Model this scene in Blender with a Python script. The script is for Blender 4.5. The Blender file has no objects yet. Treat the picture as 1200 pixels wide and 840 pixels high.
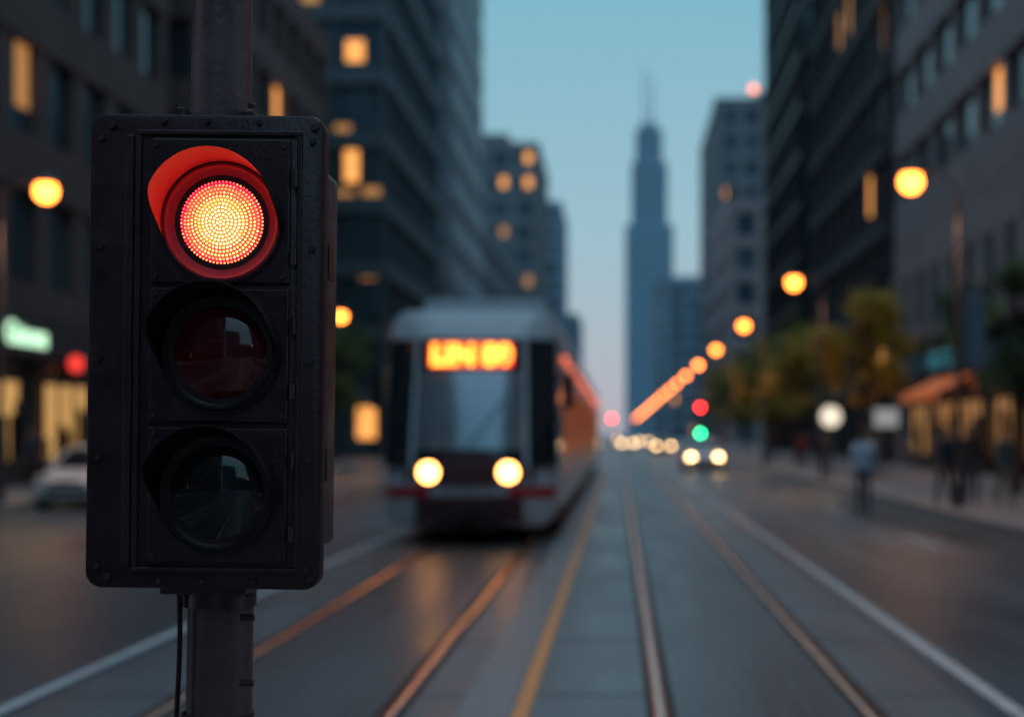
import bpy, math, random
from mathutils import Vector, Matrix, noise
random.seed(7)
sc = bpy.context.scene
COL = sc.collection

# ------------------------------------------------------------ materials
def nd(nt, t, **k):
    n = nt.nodes.new(t)
    for a, b in k.items():
        setattr(n, a, b)
    return n

def mat(name, col, rough=0.6, metal=0.0, var=0.25, scale=3.0, bump=0.0, rvar=0.1, emis=None, es=0.0, spec=0.5, coat=0.0, streak=None):
    m = bpy.data.materials.new(name); m.use_nodes = True
    nt = m.node_tree; b = nt.nodes['Principled BSDF']
    tc = nd(nt, 'ShaderNodeTexCoord'); mp = nd(nt, 'ShaderNodeMapping')
    nt.links.new(tc.outputs['Object'], mp.inputs['Vector'])
    if streak: mp.inputs['Scale'].default_value = streak
    ns = nd(nt, 'ShaderNodeTexNoise'); ns.inputs['Scale'].default_value = scale
    ns.inputs['Detail'].default_value = 6; ns.inputs['Roughness'].default_value = 0.65
    nt.links.new(mp.outputs[0], ns.inputs['Vector'])
    mx = nd(nt, 'ShaderNodeMix', data_type='RGBA')
    mx.inputs[6].default_value = (*[c * (1 - var) for c in col], 1)
    mx.inputs[7].default_value = (*[min(1, c * (1 + var)) for c in col], 1)
    mr = nd(nt, 'ShaderNodeMapRange'); mr.inputs[1].default_value = 0.3; mr.inputs[2].default_value = 0.7
    nt.links.new(ns.outputs['Fac'], mr.inputs[0]); nt.links.new(mr.outputs[0], mx.inputs[0])
    nt.links.new(mx.outputs[2], b.inputs['Base Color'])
    r = nd(nt, 'ShaderNodeMapRange'); r.inputs[1].default_value = 0.3; r.inputs[2].default_value = 0.7
    r.inputs[3].default_value = max(0.02, rough - rvar); r.inputs[4].default_value = min(1, rough + rvar)
    nt.links.new(ns.outputs['Fac'], r.inputs[0]); nt.links.new(r.outputs[0], b.inputs['Roughness'])
    b.inputs['Metallic'].default_value = metal
    b.inputs['Specular IOR Level'].default_value = spec
    b.inputs['Coat Weight'].default_value = coat
    if bump:
        n2 = nd(nt, 'ShaderNodeTexNoise'); n2.inputs['Scale'].default_value = scale * 9; n2.inputs['Detail'].default_value = 4
        nt.links.new(mp.outputs[0], n2.inputs['Vector'])
        bp = nd(nt, 'ShaderNodeBump'); bp.inputs['Strength'].default_value = bump; bp.inputs['Distance'].default_value = 0.01
        nt.links.new(n2.outputs['Fac'], bp.inputs['Height']); nt.links.new(bp.outputs[0], b.inputs['Normal'])
    if emis:
        b.inputs['Emission Color'].default_value = (*emis, 1); b.inputs['Emission Strength'].default_value = es
    return m

def glassmat(name, a, b_, cell=(3, 3, 3), rough=0.08, metal=0.3):
    m = bpy.data.materials.new(name); m.use_nodes = True
    nt = m.node_tree; b = nt.nodes['Principled BSDF']
    tc = nd(nt, 'ShaderNodeTexCoord')
    dv = nd(nt, 'ShaderNodeVectorMath', operation='DIVIDE'); dv.inputs[1].default_value = cell
    fl = nd(nt, 'ShaderNodeVectorMath', operation='FLOOR')
    wn = nd(nt, 'ShaderNodeTexWhiteNoise')
    nt.links.new(tc.outputs['Object'], dv.inputs[0]); nt.links.new(dv.outputs[0], fl.inputs[0]); nt.links.new(fl.outputs[0], wn.inputs['Vector'])
    mx = nd(nt, 'ShaderNodeMix', data_type='RGBA'); mx.inputs[6].default_value = (*a, 1); mx.inputs[7].default_value = (*b_, 1)
    nt.links.new(wn.outputs['Value'], mx.inputs[0]); nt.links.new(mx.outputs[2], b.inputs['Base Color'])
    b.inputs['Roughness'].default_value = rough; b.inputs['Metallic'].default_value = metal
    return m

def emit(name, col, s):
    return mat(name, tuple(min(1, c) * 0.5 for c in col), 0.4, emis=col, es=s, var=0.1)

# ------------------------------------------------------------ mesh builder
class MB:
    def __init__(s): s.v = []; s.f = []; s.m = []
    def add(s, vs, fs, m=0):
        o = len(s.v); s.v += [tuple(v) for v in vs]
        for f in fs: s.f.append([i + o for i in f]); s.m.append(m)
    def box(s, x0, x1, y0, y1, z0, z1, m=0):
        s.add([(x0,y0,z0),(x1,y0,z0),(x1,y1,z0),(x0,y1,z0),(x0,y0,z1),(x1,y0,z1),(x1,y1,z1),(x0,y1,z1)],
              [(3,2,1,0),(4,5,6,7),(0,1,5,4),(1,2,6,5),(2,3,7,6),(3,0,4,7)], m)
    def quad(s, a, b, c, d, m=0): s.add([a, b, c, d], [(0,1,2,3)], m)
    def cyl(s, p0, p1, r0, r1=None, n=16, m=0, cap=True):
        r1 = r0 if r1 is None else r1
        p0 = Vector(p0); p1 = Vector(p1); d = (p1 - p0).normalized()
        u = d.orthogonal().normalized(); w = d.cross(u)
        vs = []
        for p, r in ((p0, r0), (p1, r1)):
            for i in range(n):
                a = 2 * math.pi * i / n; vs.append(p + (u * math.cos(a) + w * math.sin(a)) * r)
        fs = [(i, (i + 1) % n, n + (i + 1) % n, n + i) for i in range(n)]
        if cap: fs += [tuple(range(n))[::-1], tuple(range(n, 2 * n))]
        s.add(vs, fs, m)
    def ring(s, c, axis, prof, n=48, m=0, a0=0, a1=2 * math.pi, cap=False):
        c = Vector(c); d = Vector(axis).normalized(); u = d.orthogonal().normalized(); w = d.cross(u)
        full = abs(a1 - a0 - 2 * math.pi) < 1e-4
        k = n if full else n + 1; vs = []
        for i in range(k):
            a = a0 + (a1 - a0) * i / n
            for r, h in prof: vs.append(c + (u * math.cos(a) + w * math.sin(a)) * r + d * h)
        q = len(prof); fs = []
        for i in range(n):
            j = (i + 1) % k
            for t in range(q - 1): fs.append((i*q+t, j*q+t, j*q+t+1, i*q+t+1))
        s.add(vs, fs, m)
    def ball(s, c, r, m=0, n=12, sz=1.0):
        prof = [(r * math.sin(math.pi * i / n) + 1e-5, -r * sz * math.cos(math.pi * i / n)) for i in range(n + 1)]
        s.ring(c, (0, 0, 1), prof, n=n * 2, m=m)
    def loft(s, secs, m=0, cap=True):
        n = len(secs[0]); vs = [p for q in secs for p in q]; fs = []
        for i in range(len(secs) - 1):
            for j in range(n):
                k = (j + 1) % n; fs.append((i*n+j, i*n+k, (i+1)*n+k, (i+1)*n+j))
        if cap: fs += [tuple(range(n))[::-1], tuple(range((len(secs)-1)*n, len(secs)*n))]
        s.add(vs, fs, m)
    def build(s, name, mats, parent=None, smooth=False, bevel=0, loc=None, rot=None):
        me = bpy.data.meshes.new(name); me.from_pydata(s.v, [], s.f)
        for m in (mats if isinstance(mats, (list, tuple)) else [mats]): me.materials.append(m)
        for p, i in zip(me.polygons, s.m): p.material_index = i
        me.update()
        o = bpy.data.objects.new(name, me); COL.objects.link(o)
        if parent: o.parent = parent
        if loc: o.location = loc
        if rot: o.rotation_euler = rot
        import bmesh
        bm = bmesh.new(); bm.from_mesh(me); bmesh.ops.recalc_face_normals(bm, faces=bm.faces); bm.to_mesh(me); bm.free()
        if smooth:
            for p in me.polygons: p.use_smooth = True
            try: me.set_sharp_from_angle(angle=math.radians(38))
            except Exception: pass
        if bevel:
            bv = o.modifiers.new('bevel', 'BEVEL'); bv.width = bevel; bv.segments = 3; bv.limit_method = 'ANGLE'; bv.harden_normals = False
        return o

def empty(name, loc=(0, 0, 0), rot=(0, 0, 0)):
    e = bpy.data.objects.new(name, None); COL.objects.link(e); e.location = loc; e.rotation_euler = rot; e.empty_display_size = 0.3
    return e

def rrect(cx, cz, hw, hh, r, n=6):
    pts = []
    for sx, sz, a in ((1, 1, 0), (-1, 1, 90), (-1, -1, 180), (1, -1, 270)):
        for i in range(n + 1):
            t = math.radians(a + 90 * i / n)
            pts.append((cx + sx * (hw - r) + r * math.cos(t), cz + sz * (hh - r) + r * math.sin(t)))
    return pts

# ------------------------------------------------------------ camera
cam_d = bpy.data.cameras.new('camera'); cam = bpy.data.objects.new('camera', cam_d); COL.objects.link(cam)
cam.location = (0, 0, 1.7); cam.rotation_euler = (math.radians(90), 0, 0)
cam_d.lens = 50; cam_d.sensor_width = 36; cam_d.shift_x = -0.104; cam_d.shift_y = 0.0733
cam_d.clip_end = 6000; cam_d.clip_start = 0.05
cam_d.dof.use_dof = True; cam_d.dof.focus_distance = 3.27; cam_d.dof.aperture_fstop = 1.35
sc.camera = cam
sc.view_settings.view_transform = 'Standard'; sc.view_settings.look = 'None'; sc.view_settings.exposure = 0

# ------------------------------------------------------------ world
w = bpy.data.worlds.new('World'); sc.world = w; w.use_nodes = True
nt = w.node_tree; bg = nt.nodes['Background']
sky = nd(nt, 'ShaderNodeTexSky'); sky.sky_type = 'NISHITA'; sky.sun_disc = False
sky.sun_elevation = math.radians(4); sky.sun_rotation = math.radians(270); sky.ozone_density = 3.0; sky.dust_density = 0.6
tc = nd(nt, 'ShaderNodeTexCoord'); sx = nd(nt, 'ShaderNodeSeparateXYZ'); rp = nd(nt, 'ShaderNodeValToRGB')
nt.links.new(tc.outputs['Generated'], sx.inputs[0]); nt.links.new(sx.outputs['Z'], rp.inputs[0])
STR = 0.15
e = rp.color_ramp.elements
stops = [(0.0,(.46,.43,.51)),(0.06,(.41,.47,.54)),(0.14,(.33,.51,.59)),(0.30,(.21,.47,.58)),(0.55,(.42,.70,.95)),(1.0,(.50,.80,1.0))]
e[0].position = 0.0; e[1].position = 1.0
for p, c in stops[1:-1]: e.new(p)
for el, (p, c) in zip(e, stops): el.position = p; el.color = (*[v for v in c], 1)
sc_ = nd(nt, 'ShaderNodeVectorMath', operation='SCALE'); sc_.inputs['Scale'].default_value = 1.14/STR
nt.links.new(rp.outputs[0], sc_.inputs[0])
mx = nd(nt, 'ShaderNodeMix', data_type='RGBA'); mx.inputs[0].default_value = 0.85
nt.links.new(sky.outputs[0], mx.inputs[6]); nt.links.new(sc_.outputs[0], mx.inputs[7]); nt.links.new(mx.outputs[2], bg.inputs['Color'])
bg.inputs['Strength'].default_value = STR
sd = bpy.data.lights.new('sun', 'SUN'); sun = bpy.data.objects.new('sun', sd); COL.objects.link(sun)
sd.energy = 0.05; sd.angle = math.radians(12); sd.color = (1, 0.8, 0.75)
sun.rotation_euler = Vector((0.98, 0.1, -0.07)).to_track_quat('-Z', 'Y').to_euler()

# ------------------------------------------------------------ ground
M_asph = mat('asphalt', (0.052, 0.070, 0.085), 0.42, scale=0.8, var=0.3, bump=0.35, rvar=0.12)
M_asph2 = mat('asphalt_lane', (0.055, 0.078, 0.098), 0.38, scale=0.5, var=0.4, bump=0.3, rvar=0.15, streak=(1, 0.12, 1))
M_conc = mat('track_slab', (0.105, 0.125, 0.14), 0.42, scale=0.9, var=0.3, bump=0.3, rvar=0.14, streak=(1, 0.25, 1))
M_conc2 = mat('track_infill', (0.066, 0.074, 0.084), 0.40, scale=1.2, var=0.35, bump=0.4, rvar=.13, streak=(1, 0.15, 1))
M_band = mat('median_concrete', (0.19, 0.205, 0.22), 0.5, scale=1.5, var=0.25, bump=0.3)
M_white = mat('paint_white', (0.46, 0.49, 0.52), 0.55, scale=6, var=0.3)
M_yel = mat('paint_yellow', (0.75, 0.29, 0.07), 0.5, scale=5, var=0.3)
M_rail = mat('rail_steel_warm_glint', (0.85, 0.52, 0.40), 0.22, metal=1, scale=4, var=0.15, rvar=0.07, streak=(1, 0.1, 1))  # orange lamp reflections tinted into the steel colour
M_groove = mat('rail_groove', (0.018, 0.016, 0.016), 0.7)
M_kerb = mat('kerb_granite', (0.30, 0.29, 0.29), 0.6, scale=5, bump=0.3)
M_pave = mat('paving', (0.29, 0.26, 0.26), 0.42, scale=2, bump=0.3, var=0.2)
M_joint = mat('joint', (0.03, 0.03, 0.03), 0.8)

b = MB(); b.quad((-2500,-1500,0),(2500,-1500,0),(2500,3500,0),(-2500,3500,0)); b.build('ground', M_asph)
b = MB(); b.quad((-13.4,-150,.004),(6.6,-150,.004),(6.6,1500,.004),(-13.4,1500,.004)); b.build('road', M_asph2)
b = MB()
for x0, x1, m in ((-3.62,-2.89,0),(-2.71,-1.47,1),(-1.29,-0.98,0),(-0.98,-0.66,2),(-0.52,0.17,0),(0.35,1.44,1),(1.62,2.2,0)):
    b.quad((x0,-40,.008),(x1,-40,.008),(x1,1200,.008),(x0,1200,.008), m)
for i in range(120):
    y = -10 + i * 2.4
    for x0, x1 in ((-3.62,-2.89),(-1.29,-0.98),(-0.52,0.17),(1.62,2.2)):
        b.quad((x0,y,.0115),(x1,y,.0115),(x1,y+.025,.0115),(x0,y+.025,.0115), 3)
b.build('track_bed', [M_conc, M_conc2, M_band, M_joint])
rails = MB(); grv = MB()
for xr in (-2.80, -1.38, 0.26, 1.53):
    vs = []; n = 10
    for y in [-40, -10, 0, 10, 20, 40, 80, 160, 400, 1200]:
        for i in range(n+1):
            a = math.pi*i/n; vs.append((xr - .042*math.cos(a), y, .006+.020*math.sin(a)**.7 if 0 < i < n else .004))
    rails.add(vs, [(j*(n+1)+i, j*(n+1)+i+1, (j+1)*(n+1)+i+1, (j+1)*(n+1)+i) for j in range(9) for i in range(n)], 0)
    grv.quad((xr-.09,-40,.0095),(xr-.047,-40,.0095),(xr-.047,1200,.0095),(xr-.09,1200,.0095),0)
    grv.quad((xr+.047,-40,.0095),(xr+.09,-40,.0095),(xr+.09,1200,.0095),(xr+.047,1200,.0095),0)
rp_ = empty('tram_rails'); o = rails.build('rail_heads', M_rail, rp_); grv.build('flange_grooves', M_groove, rp_)
for p in o.data.polygons: p.use_smooth = True
b = MB()
def line(x, wd, y0=-40, y1=900, m=0, z=.012): b.quad((x-wd/2,y0,z),(x+wd/2,y0,z),(x+wd/2,y1,z),(x-wd/2,y1,z), m)
line(-0.59, .10, m=1); line(2.42, .11); line(-3.78, .11)
for i in range(60):
    y = 3 + i * 9; line(4.75, .11, y, y + 2.6); line(-8.3, .11, y + 2, y + 4.8)
for i in range(7):
    x0 = -13 + i * 2.8
    b.quad((x0,118,.0125),(x0+1.2,118,.0125),(x0+1.2,121.5,.0125),(x0,121.5,.0125), 0)
b.build('road_marking', [M_white, M_yel])

def pavement(x0, x1, kx0, kx1):
    b = MB(); b.box(x0, x1, -150, 800, 0, .13, 0); b.box(kx0, kx1, -150, 800, 0, .145, 1)
    for i in range(110):
        y = i * 1.8; b.quad((x0+.02,y,.134),(x1-.02,y,.134),(x1-.02,y+.02,.134),(x0+.02,y+.02,.134), 2)
    b.build('pavement', [M_pave, M_kerb, M_joint])
pavement(6.8, 16, 6.6, 6.8); pavement(-20, -13.6, -13.6, -13.4)

# ------------------------------------------------------------ buildings
W_warm = emit('window_lit', (1.0, 0.45, 0.14), .4)
W_warm2 = emit('window_lit_bright', (1.0, 0.40, 0.10), 1.3)
W_shop = emit('shop_lit', (1.0, 0.55, 0.18), 0.55)
G_dark = glassmat('glass_dark', (0.02, 0.028, 0.038), (0.08, 0.10, 0.125))
G_teal = glassmat('glass_teal', (0.08, 0.17, 0.21), (0.20, 0.34, 0.38), rough=0.12, metal=0.75)
G_blue = glassmat('glass_blue', (0.05, 0.09, 0.12), (0.15, 0.24, 0.29), rough=0.12, metal=0.55)
S_dark = mat('stone_dark', (0.055, 0.055, 0.062), 0.8, scale=1, bump=0.3)
S_brown = mat('stone_brown', (0.115, 0.083, 0.078), 0.8, scale=1, bump=0.3)
S_lite = mat('stone_light', (0.29, 0.25, 0.26), 0.8, scale=0.7, bump=0.3)
S_grey = mat('stone_grey', (0.13, 0.150, 0.172), 0.8, scale=0.6)
S_slate = mat('cladding_slate', (0.075, 0.105, 0.125), 0.7, scale=0.6)
S_white = mat('cladding_white', (0.22, 0.27, 0.31), 0.5, scale=0.6)
S_haze1 = mat('concrete_haze', (0.15, 0.23, 0.30), 0.8, scale=0.05)  # distance haze mixed into the wall colour of far blocks
S_haze2 = mat('tower_cladding_haze', (0.16, 0.31, 0.41), 0.6, scale=0.02, var=.1)  # pale blue base colour stands in for atmospheric haze
S_haze2d = mat('tower_glazing_haze', (0.12, 0.24, 0.33), 0.4, scale=0.02, var=.1)  # glazing colour carries the same painted haze
S_metal = mat('dark_metal', (0.03, 0.03, 0.035), 0.45, metal=0.6)

def building(name, x0, x1, y0, y1, h, side, fl=3.6, bay=3.0, band=1.0, pier=0.5, wall=S_grey, glass=G_dark,
             p=0.06, base_h=0.0, lit=(W_warm, W_warm2), mech=True, z0=0.0, shop=False, pd=0.35, frontp=None):
    par = empty(name, ((x0+x1)/2, (y0+y1)/2, z0)); ox, oy = (x0+x1)/2, (y0+y1)/2
    X0, X1, Y0, Y1 = x0-ox, x1-ox, y0-oy, y1-oy
    b = MB(); g = MB(); l = MB()
    zb = base_h
    if base_h > 0 and not shop: b.box(X0, X1, Y0, Y1, 0, base_h, 0)
    g.box(X0+pd, X1-pd, Y0+pd, Y1-pd, 0 if (shop or not base_h) else base_h, h-.5, 0)
    nf = max(1, int((h - zb) / fl)); f = (h - zb) / nf
    for i in range(nf + 1):
        z = zb + i * f
        b.box(X0, X1, Y0, Y1, z - band*0.5 if i else max(z - band*.5, 0.01), z + band*0.5 if i < nf else h + .9, 0)
    ztop = h + .85; e = .06
    nx = max(1, round((x1-x0)/bay)); ny = max(1, round((y1-y0)/bay))
    if pier > 0:
        for i in range(nx + 1):
            c = X0 + e + pier/2 + (X1-X0-2*e-pier) * i / nx
            b.box(c-pier/2, c+pier/2, Y0+e, Y0+pd+.03, 0 if shop or not base_h else base_h, ztop-.1, 1)
        xs = X0 if side > 0 else X1
        for i in range(ny + 1):
            c = Y0 + e + pier/2 + (Y1-Y0-2*e-pier) * i / ny + .003
            xa, xb = (xs+e, xs+pd+.03) if side > 0 else (xs-pd-.03, xs-e)
            b.box(xa, xb, c-pier/2, c+pier/2, 0 if shop or not base_h else base_h, ztop-.1, 1)
    fp = p if frontp is None else frontp
    for i in range(nf):
        za = zb + i*f + band*.5 + .05; zc = zb + (i+1)*f - band*.5 - .05
        za += (zc-za)*.3
        for j in range(nx):
            if random.random() < fp:
                u0 = random.choice((.18,.42)); u1 = u0 + random.uniform(.26,.42)
                a = X0 + (X1-X0)*(j+u0)/nx; c = X0 + (X1-X0)*(j+u1)/nx; y = Y0+pd-.02
                l.quad((a,y,za),(c,y,za),(c,y,zc),(a,y,zc), 0 if random.random() < .55 else 1)
        xs = X0+pd-.02 if side > 0 else X1-pd+.02
        for j in range(ny):
            if random.random() < p:
                u0 = random.choice((.2,.4)); u1 = u0 + random.uniform(.3,.42)
                a = Y0 + (Y1-Y0)*(j+u0)/ny; c = Y0 + (Y1-Y0)*(j+u1)/ny
                l.quad((xs,a,za),(xs,c,za),(xs,c,zc),(xs,a,zc), 0 if random.random() < .65 else 1)
    if mech:
        b.box(X0+(X1-X0)*.25, X1-(X1-X0)*.2, Y0+(Y1-Y0)*.25, Y1-(Y1-Y0)*.2, h, h+4.2, 0)
        b.cyl((0,0,h+4),(0,0,h+9),.15,.06,8,0)
    b.build('walls', [wall, wall], par); g.build('windows', glass, par)
    if l.v: l.build('lit_windows', list(lit), par)
    return par

# right side of the street
building('office_building', 14, 40, 8, 72, 46, 1, fl=3.9, bay=4.0, band=1.9, pier=.45, wall=S_lite, glass=G_dark, p=.05, base_h=12.2, frontp=.02, shop=True)
building('glass_office_tower', 14, 38, 110, 137, 78, 1, fl=3.8, bay=3, band=.5, pier=.25, wall=S_metal, glass=G_teal, p=.0, frontp=.06)
building('office_tower', 14.2, 36, 76, 106, 34, 1, fl=3.8, bay=4, band=.9, pier=.4, wall=S_dark, glass=G_dark, p=.05, frontp=.12)
building('stone_office_building', 13.5, 40, 178, 212, 30, 1, fl=4, bay=4, band=1.4, pier=1.2, wall=S_lite, glass=G_blue, p=.02)
hr = building('high_rise_building', 15, 46, 221, 262, 53, 1, fl=4, bay=3.4, band=1.7, pier=1.4, wall=S_grey, glass=G_blue, p=.02, frontp=.05)
b = MB(); b.cyl((0,0,0),(0,0,1.6),.12,n=8,m=0); b.ball((0,0,1.9), .55, 1, 8)
b.build('roof_beacon', [S_metal, emit('beacon', (1.0,.22,.08), 4)], hr, loc=(-9.3,-18,53.9))
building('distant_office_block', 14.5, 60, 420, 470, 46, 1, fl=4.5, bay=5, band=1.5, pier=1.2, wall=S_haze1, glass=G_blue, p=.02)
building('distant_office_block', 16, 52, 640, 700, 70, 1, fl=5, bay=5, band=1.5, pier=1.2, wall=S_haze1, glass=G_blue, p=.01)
# left side of the street
building('brick_commercial_building', -45, -18, 6, 57, 42, -1, fl=4.1, bay=3.05, band=1.7, pier=.9, wall=S_brown, glass=G_blue, p=.13, base_h=5.4, shop=True)
bt = building('banded_office_tower', -46, -14, 86, 111, 70, -1, fl=3.7, bay=3.2, band=1.0, pier=.2, wall=S_slate, glass=G_blue, p=.0, frontp=.05)
l = MB()
for X, Z, wd, hh, m in ((-16.0,24.9,1.1,1.3,1),(-16.8,19.9,1.1,1.1,0),(-14.95,15.9,1.2,1.5,0),(-16.7,15.9,1.3,1.1,0),(-21.6,23.8,1.2,1.1,0),(-15.2,11.6,1.0,1.1,0),(-18.7,27.9,1.1,1.1,0)):
    l.quad((X+30-wd/2,-12.18,Z-hh/2),(X+30+wd/2,-12.18,Z-hh/2),(X+30+wd/2,-12.18,Z+hh/2),(X+30-wd/2,-12.18,Z+hh/2), m)
l.build('lit_offices', [W_warm, W_warm2], bt)
building('slab_tower', -34, -14, 120, 147, 84, -1, fl=3.7, bay=3, band=2.0, pier=1.0, wall=S_white, glass=G_teal, p=0)
building('brick_tower', -44, -14, 250, 285, 52, -1, fl=4.2, bay=4.4, band=1.6, pier=1.2, wall=S_grey, glass=G_blue, p=.04, frontp=.45)
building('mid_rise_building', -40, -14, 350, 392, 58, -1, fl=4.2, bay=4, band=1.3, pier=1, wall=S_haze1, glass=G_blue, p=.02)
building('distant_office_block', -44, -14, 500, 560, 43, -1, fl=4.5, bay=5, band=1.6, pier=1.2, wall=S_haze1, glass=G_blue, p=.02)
building('stone_office_building', -40, -17, 60, 83, 24, -1, fl=3.9, bay=3.5, band=1.5, pier=1, wall=S_brown, glass=G_dark, p=.12)
building('stone_office_building', -44, -16, 150, 246, 26, -1, fl=4, bay=4, band=1.4, pier=1.2, wall=S_grey, glass=G_dark, p=.08)
# behind the camera
building('office_building', 15, 45, -75, -12, 44, 1, fl=4, bay=4.2, band=1.8, pier=1, wall=S_grey, glass=G_dark, p=.04)
building('office_building', -50, -18, -80, -10, 50, -1, fl=4, bay=4.2, band=1.8, pier=1, wall=S_brown, glass=G_dark, p=.05)
building('high_rise_building', -60, -4, -330, -290, 95, -1, fl=4, bay=4.2, band=1.8, pier=1, wall=S_grey, glass=G_dark, p=.02)
building('office_building', -18, 40, -200, -170, 26, -1, fl=4, bay=4.2, band=1.8, pier=1, wall=S_grey, glass=G_dark, p=.02)

# stepped skyscraper
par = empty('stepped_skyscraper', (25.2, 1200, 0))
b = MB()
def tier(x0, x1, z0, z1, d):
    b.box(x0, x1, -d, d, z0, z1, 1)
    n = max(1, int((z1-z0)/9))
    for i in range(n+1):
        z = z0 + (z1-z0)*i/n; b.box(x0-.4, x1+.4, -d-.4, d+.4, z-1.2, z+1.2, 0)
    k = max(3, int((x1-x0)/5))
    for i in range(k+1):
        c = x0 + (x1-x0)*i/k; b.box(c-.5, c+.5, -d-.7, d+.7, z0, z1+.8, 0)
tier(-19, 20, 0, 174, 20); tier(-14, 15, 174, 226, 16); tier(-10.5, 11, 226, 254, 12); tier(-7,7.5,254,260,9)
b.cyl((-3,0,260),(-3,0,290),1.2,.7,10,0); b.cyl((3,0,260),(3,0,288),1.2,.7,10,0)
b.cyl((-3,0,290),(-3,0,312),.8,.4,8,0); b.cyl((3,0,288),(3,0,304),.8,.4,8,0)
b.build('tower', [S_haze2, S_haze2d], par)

# shop fronts, left building (facade plane x=-18)
par = empty('shop_front', (0, 0, 0))
b = MB()
for y0, y1 in ((36.2,38.8),(39.6,42.6),(44.3,48.0),(49.6,51.6),(52.6,55.5)):
    b.quad((-17.96,y0,.9),(-17.96,y1,.9),(-17.96,y1,3.25),(-17.96,y0,3.25), 0)
    n = max(1, int((y1-y0)/1.1))
    for i in range(n+1):
        y = y0 + (y1-y0)*i/n; b.box(-17.97, -17.88, y-.05, y+.05, .3, 3.4, 1)
    b.box(-17.97,-17.86, y0-.1, y1+.1, 3.25, 3.4, 1); b.box(-17.97,-17.86, y0-.1, y1+.1, .1, .9, 1)
    for k in range(9):
        y = random.uniform(y0+.2, y1-.3); b.box(-17.94,-17.91, y, y+random.uniform(.15,.6), .9, random.uniform(1.3,2.7), 1)
b.box(-17.99,-17.8, 34, 56, 4.05, 5.3, 2)
b.build('shop_windows', [W_shop, S_metal, S_dark], par)
tx = bpy.data.curves.new('shop_sign_text', 'FONT'); tx.body = 'Gttoms'; tx.size = .95; tx.extrude = .03; tx.offset = .01
to = bpy.data.objects.new('shop_sign', tx); COL.objects.link(to); tx.materials.append(emit('sign_white', (0.62, 1.0, 0.66), 1.3))
to.location = (-17.74, 41.2, 4.35); to.rotation_euler = (math.radians(90), 0, math.radians(90))
b = MB(); b.cyl((0,-.06,0),(0,.06,0),.26,n=32,m=0); b.ring((0,0,0),(0,1,0),[(.26,-.07),(.31,-.07),(.31,.07),(.26,.07)],m=1); b.box(-.9,-.29,-.03,.03,-.03,.03,1)
b.build('round_shop_sign', [emit('sign_red', (1.0, 0.05, 0.04), 1.2), S_metal], loc=(-17.1, 44.9, 3.9))

# right building shop fronts (facade plane x=14)
par = empty('shop_front', (0, 0, 0))
b = MB()
for y0, y1 in ((40,43),(44.2,47.6),(49,52.5),(54.5,58),(59,62.4),(64,67.5)):
    b.quad((13.97,y0,.8),(13.97,y1,.8),(13.97,y1,3.0),(13.97,y0,3.0), 0)
    n = 3
    for i in range(n+1):
        y = y0 + (y1-y0)*i/n; b.box(13.88,13.98, y-.05, y+.05, .3, 3.2, 1)
    for k in range(7):
        y = random.uniform(y0+.2, y1-.4); b.box(13.91,13.94, y, y+random.uniform(.15,.7), .8, random.uniform(1.3,2.7), 1)
    b.box(13.87,13.98,y0-.1,y1+.1,3.0,3.15,1); b.box(13.87,13.98,y0-.1,y1+.1,.1,.8,1)
b.box(13.9,13.99,36,71,4.35,5.3,3)
for y in [38+i*3.0 for i in range(12)]:
    b.quad((13.955,y,6.6),(13.955,y+1.3,6.6),(13.955,y+1.3,9.2),(13.955,y,9.2), 2)
    b.box(13.86,13.96,y-.15,y+1.45,6.4,6.58,4); b.box(13.86,13.96,y-.15,y+1.45,9.22,9.5,4)
b.box(13.97,13.995,8,72,6.0,11.2,4)
b.build('shop_windows', [emit('shop_lit_dim', (1,.5,.18), .35), S_metal, G_dark, mat('fascia_teal', (0.03,0.12,0.15), .5), S_lite], par)
def awning(y0, y1, z, m, name='awning'):
    b = MB(); n = 12
    prof = [(13.9, z), (12.4, z-.75), (12.4, z-1.05), (12.44, z-1.05), (12.44, z-.8), (13.9, z-.06)]
    b.loft([[(p[0], y, p[1]) for p in prof] for y in [y0+(y1-y0)*i/n for i in range(n+1)]], 0)
    b.build(name, m)
awning(55.5, 62.5, 4.1, mat('awning_orange_glow', (0.5,0.14,0.04), .7, emis=(1,.22,.05), es=.28))  # emission makes the cloth look lit
awning(44, 48, 4.2, mat('awning_dark', (0.05,0.06,0.08), .8))
b = MB(); b.box(-.05,.05,-2.2,2.2,-.35,.35,0); b.box(-.02,.07,-2.3,2.3,-.42,.42,1)
b.build('shop_sign', [emit('sign_teal', (0.06,0.40,0.55), .25), S_metal], loc=(13.7,60.2,4.85))

# ------------------------------------------------------------ street lamps
L_or = emit('lamp_glow', (1.0, 0.24, 0.03), 13)
L_or2 = emit('lamp_glow_far', (1.0, 0.24, 0.045), 15)
M_pole = mat('pole_paint', (0.09, 0.09, 0.10), .45, metal=.3)
def lamp_mesh(sgn):
    b = MB()
    b.cyl((0,0,0),(0,0,.5),.13,.11,12,0); b.cyl((0,0,.5),(0,0,6.6),.075,.05,12,0)
    pts = []
    for i in range(9):
        t = i/8*math.pi/2; pts.append(Vector((sgn*1.0*(1-math.cos(t)), 0, 6.6+.62*math.sin(t))))
    for a, c in zip(pts[:-1], pts[1:]): b.cyl(a, c, .035, n=8, m=0)
    hx = sgn*1.02
    b.cyl((hx,0,7.3),(hx,0,7.14),.07,.26,20,0); b.cyl((hx,0,7.14),(hx,0,7.08),.28,.28,20,0)
    b.ball((hx,0,6.93), .24, 1, 10)
    return b
me = lamp_mesh(-1).build('street_lamp', [M_pole, L_or], smooth=True, loc=(7.25, 30.3, .13)).data
me2 = lamp_mesh(1).build('street_lamp', [M_pole, L_or], smooth=True, loc=(-12.7-1.0, 31.5, .13)).data
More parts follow.
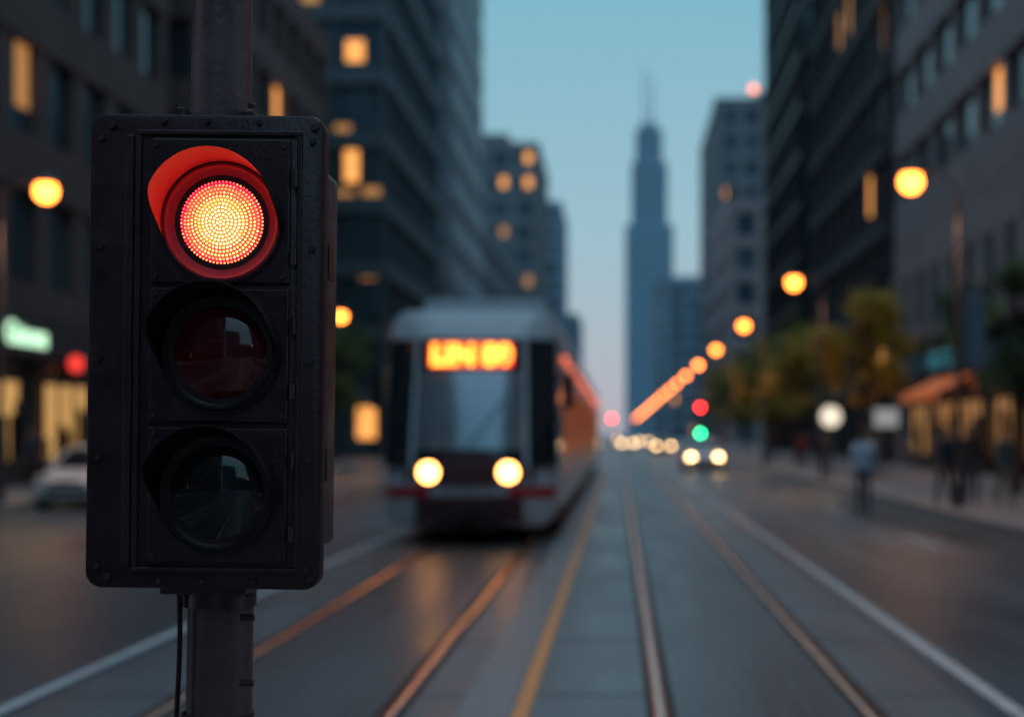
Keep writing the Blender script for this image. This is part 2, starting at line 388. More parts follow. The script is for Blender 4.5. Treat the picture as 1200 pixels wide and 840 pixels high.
me3 = lamp_mesh(-1).build('street_lamp', [M_pole, L_or2], smooth=True, loc=(7.25, 30.3+20.2*4, .13)).data
def inst(me_, name, loc, rot=0, s=1):
    o = bpy.data.objects.new(name, me_); COL.objects.link(o); o.location = loc; o.rotation_euler = (0, 0, rot); o.scale = (s, s, s); return o
for i in range(1, 26):
    if i != 4: inst(me if i < 4 else me3, 'street_lamp', (7.25, 30.3+20.2*i, .13))
for y in (10, -10, -30): inst(me, 'street_lamp', (7.25, y, .13))
for y in (53.5, 65, 88, 110, 135, 160): inst(me2, 'street_lamp', (-13.7, y, .13))
ld = bpy.data.lights.new('lamp_light', 'SPOT'); ld.energy = 480; ld.color = (1.0, .50, .26); ld.spot_size = math.radians(150); ld.spot_blend = .6; ld.shadow_soft_size = .12
for lm in [o for o in bpy.data.objects if o.name.startswith('street_lamp')]:
    if lm.location.y > 180: continue
    s = -1 if lm.location.x > 0 else 1
    o = bpy.data.objects.new('lamp_light', ld); COL.objects.link(o); o.parent = lm; o.location = (s*1.02, 0, 6.55)

# ------------------------------------------------------------ trees
M_bark = mat('bark', (0.05, 0.04, 0.03), .9, scale=8, bump=.6)
def leafmat(name, a):
    m = mat(name, a, .7, var=.45, scale=1.3); return m
LF = [leafmat('leaves_yellow', (0.42,0.27,0.03)), leafmat('leaves_green', (0.13,0.17,0.04)), leafmat('leaves_dark', (0.05,0.095,0.04)), leafmat('leaves_gold', (0.52,0.32,0.03))]
def tree(loc, H, cz, rx, rz, lm, seed):
    rnd = random.Random(seed); par = empty('street_tree', loc); b = MB()
    pts = [Vector((0,0,0)), Vector((.05,.02,H*.25)), Vector((-.03,.05,H*.45)), Vector((.02,0,H*.8))]
    rs = [.14,.11,.09,.03]
    for i in range(3): b.cyl(pts[i], pts[i+1], rs[i], rs[i+1], 10, 0)
    cl = []
    for k in range(32):
        th = rnd.uniform(0, 6.28); rr = rnd.random()**.5; zz = rnd.uniform(-1, 1)
        q = Vector((math.cos(th)*rr*rx*math.sqrt(1-zz*zz*.8), math.sin(th)*rr*rx*math.sqrt(1-zz*zz*.8), cz + zz*rz)); cl.append(q)
        st = pts[1].lerp(pts[3], rnd.uniform(.2, .9)); mid = st.lerp(q, .5) + Vector((0,0,.15))
        b.cyl(st, mid, .035, .022, 6, 0); b.cyl(mid, q, .022, .008, 6, 0)
    b.build('trunk', M_bark, par)
    L = MB()
    for q in cl:
        cr = rnd.uniform(.35, .75)*rx*.5
        lmix = rnd.random()
        for k in range(150):
            d = Vector((rnd.gauss(0,1), rnd.gauss(0,1), rnd.gauss(0,.8))); p = q + d*cr*.5
            s = rnd.uniform(.07, .15); u = Vector((rnd.gauss(0,1),rnd.gauss(0,1),rnd.gauss(0,1))).normalized(); v = u.orthogonal().normalized()
            L.quad(p-u*s, p+v*s*.6, p+u*s, p-v*s*.6, 0 if lmix < .6 else 1)
    L.build('crown', lm, par)
tree((9.5,55,.13), 7, 4.9, 1.9, 1.9, [LF[3],LF[0]], 1)
tree((10.4,37,.13), 6.2, 4.3, 1.8, 1.8, [LF[2],LF[1]], 2)
tree((9.3,74,.13), 7, 4.9, 2.2, 2.1, [LF[1],LF[0]], 3)
tree((9.3,88,.13), 6.5, 4.9, 2.3, 2.2, [LF[0],LF[1]], 4)
tree((9.4,106,.13), 6.5, 5, 2.5, 2.3, [LF[1],LF[0]], 5)
tree((9.4,128,.13), 6.5, 5, 2.5, 2.3, [LF[0],LF[2]], 6)
tree((-15.0,75,.13), 7.5, 5.3, 2.3, 2.3, [LF[1],LF[2]], 7)
tree((-15.2,96,.13), 7.5, 5.3, 2.3, 2.3, [LF[1],LF[2]], 8)

# ------------------------------------------------------------ cars
M_tyre = mat('tyre', (0.015,0.015,0.016), .8); M_rim = mat('rim', (0.35,0.36,0.38), .3, metal=.9)
M_cg = mat('car_glass', (0.01,0.013,0.017), .06, var=.1, rvar=.02)
M_trim = mat('car_trim', (0.015,0.015,0.018), .5)
M_head = emit('headlight_on', (1.0,0.60,0.26), 22); M_headoff = mat('headlight_off', (0.5,0.52,0.55), .15, metal=.4); M_tail = mat('tail_lamp', (0.25,0.01,0.01), .2)
M_platew = mat('plate', (0.6,0.6,0.6), .5)
def car(loc, paint, on, rot=0, hs=1.0):
    par = empty('car', loc, (0,0,rot)); b = MB()
    st = [(0,.72,.32,.60),(.06,.80,.24,.66),(.25,.87,.20,.74),(.7,.905,.19,.84),(1.2,.91,.19,.93),(2.3,.915,.19,.96),(3.6,.91,.19,.98),(4.2,.88,.22,.96),(4.42,.84,.28,.90),(4.5,.76,.36,.80)]
    secs = []
    for y, hw, zb, zt in st:
        c = (zb+zt)/2; hh = (zt-zb)/2
        secs.append([(p[0]*(1 - .06*max(0,(p[1]-c)/hh)), y, p[1]) for p in rrect(0, c, hw, hh, min(.16, hh*.6), 5)])
    b.loft(secs, 0)
    def ringz(z, ya, yb, hw, r): return [(p[0], p[1], z) for p in rrect(0, (ya+yb)/2, hw, (yb-ya)/2, r, 5)]
    b.loft([ringz(.90,1.08,4.1,.80,.15), ringz(1.15,1.45,3.95,.74,.18), ringz(1.36,1.85,3.65,.64,.2)], 1)
    b.loft([ringz(1.355,1.80,3.70,.655,.22), ringz(1.41,1.92,3.58,.61,.25), ringz(1.44,2.15,3.35,.50,.25)], 0)
    for s in (-1, 1):
        b.cyl((s*.79,1.12,.93),(s*.655,1.83,1.36),.028,n=8,m=0); b.cyl((s*.79,4.0,.93),(s*.655,3.62,1.36),.05,n=8,m=0); b.cyl((s*.80,2.65,.93),(s*.66,2.65,1.37),.03,n=8,m=0)
        b.loft([[(s*(.80+.02), y+1.42, z) for y,z in rrect(0,.99,.10,.065,.04,3)], [(s*(.98), y+1.45, z) for y,z in rrect(0,1.0,.06,.06,.04,3)]], 0)
        for y in (.82, 3.65):
            b.cyl((s*.70,y,.32),(s*.925,y,.32),.325,n=32,m=2); b.cyl((s*.90,y,.32),(s*.932,y,.32),.21,n=24,m=3)
            b.ring((s*.915,y,.32),(1,0,0),[(.33,-.01),(.375,-.01),(.375,.008),(.33,.008)],n=32,m=4)
        b.loft([[(s*.60+p[0], .03, p[1]) for p in rrect(0,.63,.17,.065,.05,4)], [(s*.62+p[0], .30, p[1]+.05) for p in rrect(0,.63,.19,.075,.05,4)]], 8)
        b.cyl((s*.60,.02,.635),(s*.60,.06,.635),.085*hs,n=20,m=5)
        b.loft([[(s*.62+p[0], 4.40, p[1]) for p in rrect(0,.78,.17,.06,.04,4)], [(s*.62+p[0], 4.50, p[1]) for p in rrect(0,.78,.14,.05,.04,4)]], 6)
    b.loft([[(p[0], -.01, p[1]) for p in rrect(0,.42,.52,.07,.03,4)], [(p[0], .1, p[1]) for p in rrect(0,.42,.52,.07,.03,4)]], 4)
    b.loft([[(p[0], -.005, p[1]) for p in rrect(0,.60,.34,.05,.02,4)], [(p[0], .1, p[1]) for p in rrect(0,.60,.34,.05,.02,4)]], 4)
    b.box(-.25,.25,-.03,-.012,.45,.55,7)
    b.box(-.8,.8,.5,4.1,.14,.2,4)
    b.build('body', [paint, M_cg, M_tyre, M_rim, M_trim, M_head if on else M_headoff, M_tail, M_platew, M_headoff], par, smooth=True)
P_sil = mat('paint_silver', (0.66,0.72,0.78), .35, metal=.1, coat=.6, var=.05); P_blk = mat('paint_black', (0.03,0.035,0.045), .3, coat=.6); P_wh = mat('paint_white_car', (0.7,0.73,0.76), .35, coat=.5, var=.05)
car((-12.25, 31.6, .004), P_sil, False)
car((3.8, 62.5, .004), P_wh, True, hs=1.6)
car((3.75, 118, .004), P_blk, True, hs=1.7)
car((0.95, 150, .004), P_sil, True, hs=1.9); car((3.4, 190, .004), P_wh, True, hs=1.9); car((0.4, 230, .004), P_blk, True, hs=2); car((-5.6, 200, .004), P_blk, True, hs=2)
car((-12.3, 48, .004), P_blk, False); car((-6.2, 90, .004), P_wh, False, rot=0)

# ------------------------------------------------------------ tram
T_white = mat('tram_white', (0.58,0.64,0.70), .3, coat=.5, var=.1, scale=1.5); T_roof = mat('tram_roof', (0.50,0.57,0.64), .4, var=.1, scale=1.5)
T_blk = mat('tram_mask', (0.02,0.024,0.030), .12, rvar=.04, coat=.5); T_red = mat('tram_red', (0.50,0.02,0.03), .3, coat=.5)
T_glass = mat('tram_windshield', (0.32,0.39,0.45), .14, metal=.5, rvar=.03, var=.15, scale=.8); T_dk = mat('tram_lower', (0.09,0.03,0.04), .45)
T_under = mat('tram_under', (0.01,0.01,0.011), .8)
T_glow = emit('tram_pane_glow', (1.0,0.24,0.07), .12); T_hl = emit('tram_headlight', (1.0,0.40,0.10), 14)  # side panes glow to stand in for street lamp reflections
T_dot = emit('tram_display', (1.0,0.36,0.04), 5); T_glint = emit('tram_lamp_glint', (1.0,0.16,0.04), 2.8); T_dotr = emit('tram_display_red', (1.0,0.04,0.03), 2.5)  # roof-edge dots added in place of lamp reflections on the side
T_off = mat('indicator_off', (0.5,0.2,0.05), .2)
par = empty('tram', (-2.26, 21.4, 0))
HW = 1.33; ZB = .28; ZT = 3.62
def ff(x, z): return .42*(abs(x)/HW)**3.2 + .17*max(0, z-1.15)**1.35 + .25*max(0, .75-z)**1.5
out = rrect(0, (ZB+ZT)/2, HW, (ZT-ZB)/2, .34, 8)
cz = (ZB+ZT)/2
b = MB(); secs = []
for s in [.02,.12,.25,.38,.5,.62,.74,.84,.92,.97,1.0]:
    q = []
    for x, z in out:
        X = x*s; Z = cz+(z-cz)*s; q.append((X, ff(X,Z)+.12*s**8, Z))
    secs.append(q)
for y in (1.4, 2.2): secs.append([(x, y, z) for x, z in out])
b.loft(secs, 0)
def bodyseg(y0, y1):
    b.loft([[(x, y, z) for x, z in out] for y in (y0, y1)], 0)
segs = [(2.19, 8.2), (8.9, 17.5), (18.2, 26.8), (27.5, 36.1), (36.8, 46.5)]
for y0, y1 in segs: bodyseg(y0, y1)
for (a0,a1),(b0,b1) in zip(segs[:-1], segs[1:]):
    for k in range(7):
        y = a1 + (b0-a1)*(k)/7; hw = HW-.10 - (.06 if k % 2 else 0)
        b.loft([[(x*hw/HW, yy, z-.04) for x, z in out] for yy in (y-.002, y+.1)], 1)
b.build('body', [T_white, T_under], par, smooth=True)
def patch(bb, x0, x1, z0, z1, off, m, x0t=None, x1t=None, nx=12, nz=8, yadd=0):
    x0t = x0 if x0t is None else x0t; x1t = x1 if x1t is None else x1t
    vs = []
    for j in range(nz+1):
        t = j/nz; z = z0+(z1-z0)*t
        for i in range(nx+1):
            a = x0+(x0t-x0)*t; c = x1+(x1t-x1)*t; x = a+(c-a)*i/nx
            vs.append((x, ff(x,z)-off+yadd, z))
    bb.add(vs, [(j*(nx+1)+i, j*(nx+1)+i+1, (j+1)*(nx+1)+i+1, (j+1)*(nx+1)+i) for j in range(nz) for i in range(nx)], m)
b = MB()
patch(b, -1.325, 1.325, 1.20, 3.16, .012, 0, -1.29, 1.29, 24, 16)
patch(b, -1.0, 1.0, .95, 1.22, .014, 0)
patch(b, -.82, .82, 1.46, 2.66, .030, 1, -.76, .76)
patch(b, -.91, -.84, .93, 3.18, .032, 2, -.85, -.79, 3, 14); patch(b, .84, .91, .93, 3.18, .032, 2, .79, .85, 3, 14)
patch(b, -1.30, -.60, .74, .90, .022, 3); patch(b, .60, 1.30, .74, .90, .022, 3)
patch(b, -.82, .82, .34, .76, .024, 4); patch(b, -.44, .44, .92, 1.40, .028, 4)
patch(b, -.70, .70, 2.70, 3.14, .030, 0)
b.cyl((-.02, ff(0,1.5)-.05, 1.48), (.55, ff(.4,2.2)-.05, 2.25), .012, n=6, m=0)
for k in range(4): patch(b, -.62, .62, .40+k*.08, .43+k*.08, .03, 0)
for s in (-1, 1):       # wrap-round cab side windows
    b.quad((s*(HW+.010),.62,1.25),(s*(HW+.010),1.38,1.25),(s*(HW+.010),1.38,2.9),(s*(HW+.010),.95,2.9), 0)
b.build('front', [T_blk, T_glass, T_white, T_red, T_dk], par, smooth=True)
b = MB()
for s in (-1, 1):
    y = ff(.6, 1.1)
    b.cyl((s*.60, y-.05, 1.12), (s*.60, y+.05, 1.12), .15, n=24, m=0); b.ring((s*.60, y-.05, 1.12), (0,1,0), [(.15,-.01),(.18,-.01),(.185,.08)], n=24, m=1)
    b.cyl((s*.86, ff(.86,1.1)-.04, 1.12), (s*.86, ff(.86,1.1)+.05, 1.12), .05, n=16, m=2)
    b.loft([[(s*1.48+p[0]*.5, .55, p[1]) for p in rrect(0,2.35,.16,.26,.06,4)], [(s*1.48+p[0]*.5, .72, p[1]) for p in rrect(0,2.35,.16,.26,.06,4)]], 1)
    b.cyl((s*1.26,.68,2.6),(s*1.46,.62,2.5),.02,n=8,m=1)
b.box(-.5,.5,-.12,.3,.26,.36,1); b.box(-.12,.12,-.3,.2,.40,.52,1)
b.build('headlights', [T_hl, T_under, T_off], par, smooth=True)
def text(s, x, z, size, m, name):
    c = bpy.data.curves.new(name, 'FONT'); c.body = s; c.size = size; c.extrude = .01; c.offset = .012; c.align_x = 'LEFT'
    o = bpy.data.objects.new(name, c); COL.objects.link(o); c.materials.append(m); o.parent = par
    o.location = (x, ff(0,z)-.085, z); o.rotation_euler = (math.radians(74.5), 0, 0)
text('LIN 80', -.60, 2.76, .44, T_dot, 'display_text'); text('n', .44, 2.76, .40, T_dotr, 'display_route')
b = MB(); b.box(-.62,.42,-.012,.0,0,.38,0); b.box(.44,.64,-.012,0,0,.38,1)
o = b.build('display_panel', [emit('display_back', (1.0,.11,.01), 1.1), emit('display_back_red', (1,.02,.02), .7)], par, loc=(0, ff(0,2.72)-.048, 2.72), rot=(math.radians(-15.5),0,0))
b = MB()
for y0, y1 in segs:
    ys = max(y0, 1.3)
    for s in (-1, 1):
        X = s*(HW+.006); X2 = s*(HW+.012); X3 = s*(HW+.018)
        b.quad((X,ys+.1,1.18),(X,y1-.1,1.18),(X,y1-.1,2.78),(X,ys+.1,2.78), 0)
        b.quad((X,ys,.74),(X,y1,.74),(X,y1,.90),(X,ys,.90), 1)
        n = max(3, int((y1-ys)/1.5))
        for i in range(n):
            a = ys+.2+(y1-ys-.4)*i/n+.06; c = ys+.2+(y1-ys-.4)*(i+1)/n-.06
            if i % 3 == 1:
                b.quad((X2,a,.42),(X2,c,.42),(X2,c,2.7),(X2,a,2.7), 0)
                for k in (0, 1):
                    a2 = a+.06+(c-a)/2*k; c2 = a+(c-a)/2*(k+1)-.06; b.quad((X3,a2,.95),(X3,c2,.95),(X3,c2,2.6),(X3,a2,2.6), 2)
            else: b.quad((X2,a,1.3),(X2,c,1.3),(X2,c,2.55),(X2,a,2.55), 2)
            if i % 2 == 0: b.cyl((X3,a+.3,2.95),(X3+s*.03,a+.3,2.95),.06,n=10,m=3)
    b.box(-HW+.25,HW-.25,ys+1,y1-.6,ZT-.05,ZT+.01,4)
    b.loft([[(x*.78, y, 3.55+(z-cz)*.18+.14) for x, z in out] for y in (ys+.6, y1-.8)], 4)
    b.box(-HW+.08,HW-.08,ys+.2,y1-.3,.12,.30,5)
    for yy in (ys+1.4, y1-1.6):
        for s in (-.71, .71):
            for d in (0, 1.7 if y1-ys > 7 else 1.2): b.cyl((s-.06,yy+(d if yy<(y0+y1)/2 else -d),.30),(s+.06,yy+(d if yy<(y0+y1)/2 else -d),.30),.29,n=24,m=5)
b.build('sides', [T_blk, T_red, T_glow, T_glint, T_roof, T_under], par, smooth=True)

# ------------------------------------------------------------ small distant signals and signs
def far_signal(loc, heads, armname='traffic_light', h=4.6):
    b = MB(); b.cyl((0,0,0),(0,0,h),.07,.06,12,0); mats = [M_pole]; 
    for z, c, idx in heads:
        b.box(-.2,.2,-.36,-.08,z-.55,z+.55,0)
        b.box(-.05,.05,-.1,0,z-.05,z+.05,0)
        for k, zz in enumerate((z+.36, z, z-.36)):
            if k == idx: mats.append(c); b.cyl((0,-.375,zz),(0,-.34,zz),.15,n=20,m=len(mats)-1)
            else: b.cyl((0,-.372,zz),(0,-.34,zz),.13,n=20,m=0)
            b.ring((0,-.36,zz),(0,-1,0),[(.155,0),(.165,.2)],n=20,m=0)
    b.build(armname, mats, loc=loc)
E_g = emit('signal_green', (0.02,1.0,0.35), 28); E_r = emit('signal_red', (1.0,0.03,0.03), 34)
far_signal((7.0,122,.13), [(3.45,E_r,0),(1.95,E_g,2)])
far_signal((-0.72,150,.0), [(2.95,E_r,0)], h=3.6)
b = MB(); b.cyl((0,0,0),(0,0,2.1),.04,n=10,m=0); b.cyl((0,-.08,2.3),(0,.08,2.3),.36,n=32,m=1); b.ring((0,0,2.3),(0,1,0),[(.36,-.1),(.42,-.1),(.42,.1),(.36,.1)],n=32,m=0)
b.build('illuminated_round_sign', [M_pole, emit('sign_cream', (1.0,0.86,0.66), 1.1)], loc=(7.45,50,.0))
b = MB(); b.cyl((0,0,0),(0,0,2.0),.04,n=10,m=0); b.box(-.42,.42,-.06,.06,1.8,2.45,1); b.box(-.47,.47,-.05,.05,1.75,2.5,0)
b.build('bus_stop_sign', [M_pole, emit('sign_pale', (0.8,0.8,0.75), .3)], loc=(9.4,50,.13))
b = MB(); b.box(-.03,.03,-.02,.02,-.9,.9,0); b.box(0,.45,-.015,.015,-.8,.8,1)
b.build('lamp_banner', [M_pole, mat('banner_cloth', (0.12,0.18,0.25), .8)], loc=(7.36,30.3,3.9))

# ------------------------------------------------------------ people
M_skin = mat('skin', (0.38,0.22,0.16), .6, var=.1); M_hair = mat('hair', (0.02,0.014,0.01), .6); M_shoe = mat('shoes', (0.015,0.013,0.012), .5); M_eye = mat('eyes', (0.02,0.02,0.02), .2)
M_lips = mat('lips', (.3,.1,.09), .5)
def person(loc, top, legs, face=0.0, H=1.75, stride=.25, swing=.2, fem=False):
    par = empty('person', loc, (0,0,face)); k = H/1.75
    V = []; E = []; R = []
    def v(p, r, r2=None, par_=None):
        V.append(Vector(p)*k); R.append((r*k, (r2 or r)*k))
        if par_ is not None: E.append((par_, len(V)-1))
        return len(V)-1
    sw = .155 if fem else .175
    pel = v((0,0,.96), .135, .10); sp = v((0,.005,1.14), .12 if not fem else .105, .09, pel); ch = v((0,.01,1.34), .15 if not fem else .13, .105, sp)
    nk = v((0,0,1.475), .058, .056, ch); hb = v((0,-.012,1.56), .066, .075, nk); hd = v((0,-.01,1.645), .078, .092, hb); v((0,-.005,1.71), .06, .07, hd)
    for s in (-1, 1):
        a = s*swing
        sh = v((s*sw,.01,1.405), .062, .06, ch); el = v((s*(sw+.055), a*.35+.02, 1.13), .043, .043, sh)
        wr = v((s*(sw+.07), a*.9-.05, .90), .027, .027, el); pm = v((s*(sw+.07), a*1.0-.07, .83), .035, .02, wr)
        for i, (dx, L) in enumerate(((-.024,.075),(-.008,.085),(.008,.08),(.023,.065))):
            f1 = v((s*(sw+.068), a-.075+dx, .79), .010, .010, pm); v((s*(sw+.058), a-.085+dx, .79-L), .008, .008, f1)
        t1 = v((s*(sw+.05), a-.105, .825), .011, .011, pm); v((s*(sw+.04), a-.125, .775), .009, .009, t1)
        c = -s*stride
        hp = v((s*.09,0,.88), .088, .09, pel); kn = v((s*.095, c*.45-.03, .50), .06, .062, hp)
        lift = .05 if c > 0 else 0
        an = v((s*.095, c+.02, .09+lift), .04, .042, kn); he = v((s*.095, c-.05, .045+lift*.5), .042, .035, an); v((s*.10, c-.16, .035), .036, .026, he)
    me = bpy.data.meshes.new('body'); me.from_pydata(V, E, []); o = bpy.data.objects.new('tmp', me); COL.objects.link(o)
    sk = o.modifiers.new('skin', 'SKIN'); sk.use_smooth_shade = True
    for i, d in enumerate(me.skin_vertices[0].data): d.radius = R[i]; d.use_root = (i == 0)
    ss = o.modifiers.new('sub', 'SUBSURF'); ss.levels = 1; ss.render_levels = 1
    dg = bpy.context.evaluated_depsgraph_get(); m2 = bpy.data.meshes.new_from_object(o.evaluated_get(dg)); bpy.data.objects.remove(o)
    m2.materials.clear()
    for m in (top, legs, M_skin, M_shoe): m2.materials.append(m)
    for p in m2.polygons:
        z = p.center.z/k; ax = abs(p.center.x)/k; p.use_smooth = True
        if z > 1.475: i = 2
        elif z < .085: i = 3
        elif ax > sw+.02 and z < .885: i = 2
        elif z < .93 and ax < sw+.015: i = 1
        else: i = 0
        p.material_index = i
    bo = bpy.data.objects.new('body', m2); COL.objects.link(bo); bo.parent = par
    b = MB()
    hz = 1.665*k
    b.ring((0,.012*k,hz), (0,0,1), [((.088*math.sin(t))*k+1e-4, (.088*math.cos(t))*k) for t in [math.pi*.62*i/8 for i in range(9)]][::-1], n=20, m=0)
    if fem: b.loft([[(p[0]*k,(p[1]+.04)*k,z*k) for p in rrect(0,0,w_,.045,.04,4)] for z,w_ in ((1.68,.085),(1.55,.088),(1.42,.07))], 0)
    for s in (-1, 1):
        b.ball((s*.03*k,-.092*k,1.64*k), .011*k, 1, 5); b.ball((s*.084*k,-.0*k,1.63*k), .02*k, 2, 5, 1.5)
    b.cyl((0,-.09*k,1.645*k),(0,-.118*k,1.60*k),.006*k,.015*k,8,2); b.box(-.024*k,.024*k,-.096*k,-.088*k,1.565*k,1.573*k,3)
    b.build('head_details', [M_hair, M_eye, M_skin, M_lips], par, smooth=True)
C = {n: mat('cloth_'+n, c, .85, var=.2, scale=8) for n, c in dict(lightblue=(.50,.62,.78), navy=(.03,.04,.07), black=(.018,.018,.022), grey=(.09,.09,.1), red=(.4,.03,.05), teal=(.04,.08,.1), khaki=(.16,.13,.1)).items()}
G = .004; P = .13
person((5.1,29.6,G), C['lightblue'], C['navy'], face=math.pi*.93, H=1.80, stride=.20)
person((7.0,30.6,P), C['navy'], C['black'], face=.3, H=1.74, stride=.16)
person((7.7,31,P), C['black'], C['navy'], face=-.2, H=1.78, stride=.2)
person((8.3,30.6,P), C['teal'], C['grey'], face=.4, H=1.68, stride=.14, fem=True)
person((9.0,50,P), C['khaki'], C['black'], face=math.pi, H=1.7, stride=.2)
person((8.3,64,P), C['red'], C['black'], face=0, H=1.65, stride=.2, fem=True)
person((9.2,66,P), C['navy'], C['black'], face=0, H=1.75)
person((10.8,44,P), C['black'], C['grey'], face=2.8, H=1.74)
person((7.6,52,P), C['grey'], C['black'], face=.2, H=1.74)
person((8.1,75,P), C['black'], C['navy'], face=2.9, H=1.78)
person((-16.5,40,P), C['navy'], C['black'], face=.4, H=1.75)
person((-16.2,36.3,P), C['black'], C['black'], face=3.3, H=1.75)
person((-15,70,P), C['black'], C['navy'], face=0, H=1.75); person((-14.6,67,P), C['grey'], C['navy'], face=3, H=1.7)

# ------------------------------------------------------------ foreground traffic light
M_h = mat('signal_housing', (0.034,0.015,0.022), .40, var=.35, scale=9, bump=.16, rvar=.12, spec=.45)  # maroon cast puts the red lamp's spill into the base colour
M_h2 = mat('signal_door', (0.027,0.011,0.017), .36, var=.35, scale=12, bump=.14, rvar=.1, spec=.45)  # door colour holds the red spill too
M_vis = mat('visor_black', (0.014,0.008,0.011), .42, var=.2, scale=20, spec=.4)
M_vis_glow = mat('visor_inner_glow', (0.40,0.05,0.08), .5, var=.1, scale=20, spec=.3)  # red lens glow tinted into the base colour of lit visor and bezel
M_bolt = mat('bolt_steel', (0.09,0.07,0.075), .35, metal=.8)
M_spole = mat('signal_pole', (0.12,0.078,0.088), .5, metal=.2, var=.3, scale=7, bump=.25)
M_lred = mat('lens_red_dark', (0.09,0.003,0.006), .06, rvar=.02, scale=20, spec=.7); M_lgrn = mat('lens_green_dark', (0.008,0.012,0.013), .06, rvar=.02, scale=20, spec=.7)
E_lens = emit('lens_glow', (1.0,0.001,0.009), 9.0)
E_lens2 = emit('lens_glow_core', (1.0,0.10,0.02), 3.2)
E_lens3 = emit('lens_glow_mid', (1.0,0.02,0.012), 4.5)
par = empty('traffic_light', (-.960, 3.30, 1.890), (0, math.radians(.7), 0))
b = MB()
op = rrect(0,0,.2725,.55,.038,8); ip = rrect(0,0,.267,.5445,.034,8)
b.loft([[(x, .045, z) for x, z in op], [(x, .007, z) for x, z in op], [(x, .002, z) for x, z in rrect(0,0,.271,.5485,.037,8)], [(x, 0, z) for x, z in ip]], 0)
b.build('housing', [M_h], par, smooth=True)
b = MB()
b.loft([[(x, y, z) for x, z in rrect(.025,-.01,.2445-.004*k,.445-.01*k,.02,6)] for y, k in ((.045,0),(.17,0),(.185,1))], 0)
b.box(.265,.2722,.07,.13,-.30,-.22,1); b.box(.265,.2722,.07,.13,.18,.26,1)
b.build('rear_housing', [M_h, M_bolt], par, smooth=True)
b = MB()
def frame(x0,x1,z0,z1,wd,y0,y1,m=0):
    b.box(x0,x1,y0,y1,z1-wd,z1,m); b.box(x0,x1,y0,y1,z0,z0+wd,m); b.box(x0,x0+wd,y0,y1,z0+wd,z1-wd,m); b.box(x1-wd,x1,y0,y1,z0+wd,z1-wd,m)
frame(-.162,.222,-.512,.512,.012,-.009,.002)
b.box(-.186,-.168,-.008,.001,-.50,.50,0)
b.build('frame', [M_h], par, bevel=.003)
doors = [(.157,.492), (-.165,.147), (-.490,-.175)]
b = MB()
for z0, z1 in doors: b.box(-.125,.196,-.013,.002,z0,z1,0)
b.build('doors', [M_h2], par, bevel=.005)
b = MB()
for z0, z1 in doors:
    for x in (-.112,.183):
        for z in (z0+.016, z1-.016):
            b.cyl((x,-.018,z),(x,-.010,z),.0055,.007,10,0)
for z in (-.50,-.25,-.02,.24,.49):
    b.cyl((.245,-.008,z),(.245,.001,z),.0075,.010,6,0); b.cyl((-.245,-.007,z),(-.245,.001,z),.006,.009,12,0)
for x in (-.22,.25):
    for z in (.522,-.525): b.cyl((x,-.008,z),(x,.001,z),.008,.011,12,0)
for x in (-.1,0,.12): b.cyl((x,-.006,.533),(x,.001,.533),.006,.009,12,0); b.cyl((x,-.006,-.533),(x,.001,-.533),.006,.009,12,0)
for z in (.40,.22,.06,-.09,-.25,-.42):
    b.cyl((.208,-.016,z-.018),(.208,-.016,z+.018),.006,n=10,m=0)
b.build('bolts', [M_bolt], par, smooth=True)
units = [(.040,.298),(.040,-.002),(.036,-.325)]
def visor(cx, cz, inner, depth):
    b = MB(); n = 96; r = .142; t = .004; pts = []
    for i in range(n+1):
        th = 2*math.pi*i/n
        s = (math.sin(th)+.32)/.75; s = max(0, min(1, s)); s = s*s*(3-2*s)
        d = .020 + (depth-.020)*s
        rr = r + .004*s
        c, q = math.cos(th), math.sin(th)
        pts.append([(cx+(r)*c, .0, cz+(r)*q),(cx+rr*c, -d, cz+rr*q + .010*s),(cx+(rr-t)*c, -d, cz+(rr-t)*q + .010*s),(cx+(r-t)*c, .0, cz+(r-t)*q)])
    vs = [p for q in pts for p in q]; fo, fi = [], []
    for i in range(n):
        a = i*4; e_ = (i+1)*4
        fo += [(a,e_,e_+1,a+1),(a+1,e_+1,e_+2,a+2)]; fi.append((a+2,e_+2,e_+3,a+3))
    b.add(vs, fo, 0); b.add(vs, fi, 1)
    o = b.build('visor', [M_vis, inner], par, smooth=True)
for i, (cx, cz_) in enumerate(units):
    visor(cx, cz_, M_vis_glow if i == 0 else M_vis, .135)
    b = MB()
    R = .106 if i == 0 else .116
    b.ring((cx,0,cz_),(0,-1,0),[(.138,.012),(.136,.020),(.130,.022),(.124,.016),(R+.004,.014),(R+.001,.004)],n=72,m=0)
    b.build('bezel', [M_vis_glow if i == 0 else M_vis], par, smooth=True)
    b = MB(); bulge = .022 if i == 0 else .030
    prof = [(R*math.sin(math.radians(90)*k/14)+1e-5, .002+bulge*math.cos(math.radians(90)*k/14)) for k in range(15)]
    if i == 0:
        b.ring((cx,0,cz_),(0,-1,0),prof[:6],n=72,m=1); b.ring((cx,0,cz_),(0,-1,0),prof[5:9],n=72,m=2); b.ring((cx,0,cz_),(0,-1,0),prof[8:],n=72,m=0)
    else: b.ring((cx,0,cz_),(0,-1,0),prof,n=72,m=0)
    b.build('lens', [E_lens, E_lens2, E_lens3] if i == 0 else [M_lred if i == 1 else M_lgrn], par, smooth=True)
ml = [emit('led_core', (1.0,0.72,0.28), 4.5), emit('led_mid', (1.0,0.40,0.10), 5.0), emit('led_outer', (1.0,0.13,0.04), 6), emit('led_rim', (1.0,0.03,0.03), 7)]
b = MB(); cx, cz_ = units[0]; R = .106
rings = 13
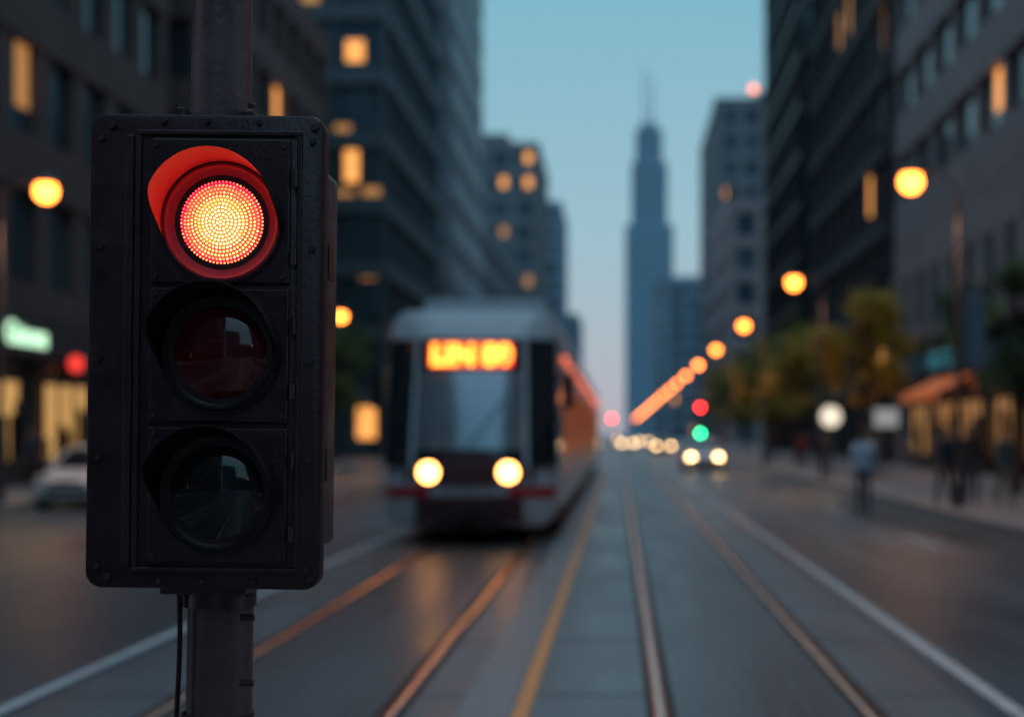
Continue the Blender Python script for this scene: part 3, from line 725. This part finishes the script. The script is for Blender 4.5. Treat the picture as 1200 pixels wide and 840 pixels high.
for k in range(rings):
    rr = R*.965*k/(rings-1)
    n = max(1, round(2*math.pi*rr/.0084))
    for j in range(n):
        a = 2*math.pi*j/n + k*.37
        px_ = rr*math.cos(a); pz_ = rr*math.sin(a)
        f = math.hypot(px_-.004, pz_+.010)/R + random.uniform(-.07,.07)
        m = 0 if f < .46 else 1 if f < .72 else 2 if f < .92 else 3
        y = .002+.022*math.sqrt(max(0, 1-(rr/R)**2))
        c = Vector((cx+px_, -y, cz_+pz_))
        r0 = .0028
        prof = [(r0, -.001),(r0*.85,.0011),(r0*.45,.0019),(1e-5,.0022)]
        b.ring(c,(0,-1,0),prof,n=8,m=m)
b.build('led_emitters', ml, par, smooth=True)
b = MB()
b.cyl((-.035,.27,-1.89),(-.030,.27,-.53),.083,.080,40,0); b.cyl((-.040,.27,-.56),(-.052,.27,2.6),.076,.070,40,0)
b.cyl((-.035,.27,-1.89),(-.035,.27,-1.80),.16,.16,40,0)
b.ring((-.035,.27,-.60),(0,0,1),[(.083,-.02),(.092,-.02),(.092,.02),(.083,.02)],n=40,m=1)
b.ring((-.035,.27,-.90),(0,0,1),[(.084,-.012),(.090,-.012),(.090,.012),(.084,.012)],n=40,m=1)
b.build('pole', [M_spole, M_bolt], par, smooth=True)
b = MB()
b.box(-.13,.075,.10,.34,-.575,-.555,0); b.box(-.12,-.10,.15,.38,.54,.60,0)
b.box(.02,.06,.18,.30,.48,.60,0)
for z in (-.64,-.80): b.cyl((.04,.19,z),(.075,.19,z),.010,n=6,m=0)
b.cyl((.03,.21,.60),(.055,.21,.60),.014,.014,10,0); b.cyl((.045,.21,.595),(.045,.21,.625),.009,.012,8,0)
b.cyl((-.11,.2,-.59),(-.11,.2,-.56),.012,n=8,m=0); b.cyl((.06,.2,-.59),(.06,.2,-.56),.012,n=8,m=0)
b.build('bracket', [M_bolt], par, bevel=.003)
b = MB(); pr = None
for i in range(30):
    z = -.55 - i*.046; p = Vector((-.115+.004*math.sin(i*.5), .20, z))
    if pr: b.cyl(pr, p, .0065, n=8, m=0, cap=False)
    pr = p
b.build('cable', [M_vis], par, smooth=True)
print('objects', len(bpy.data.objects))
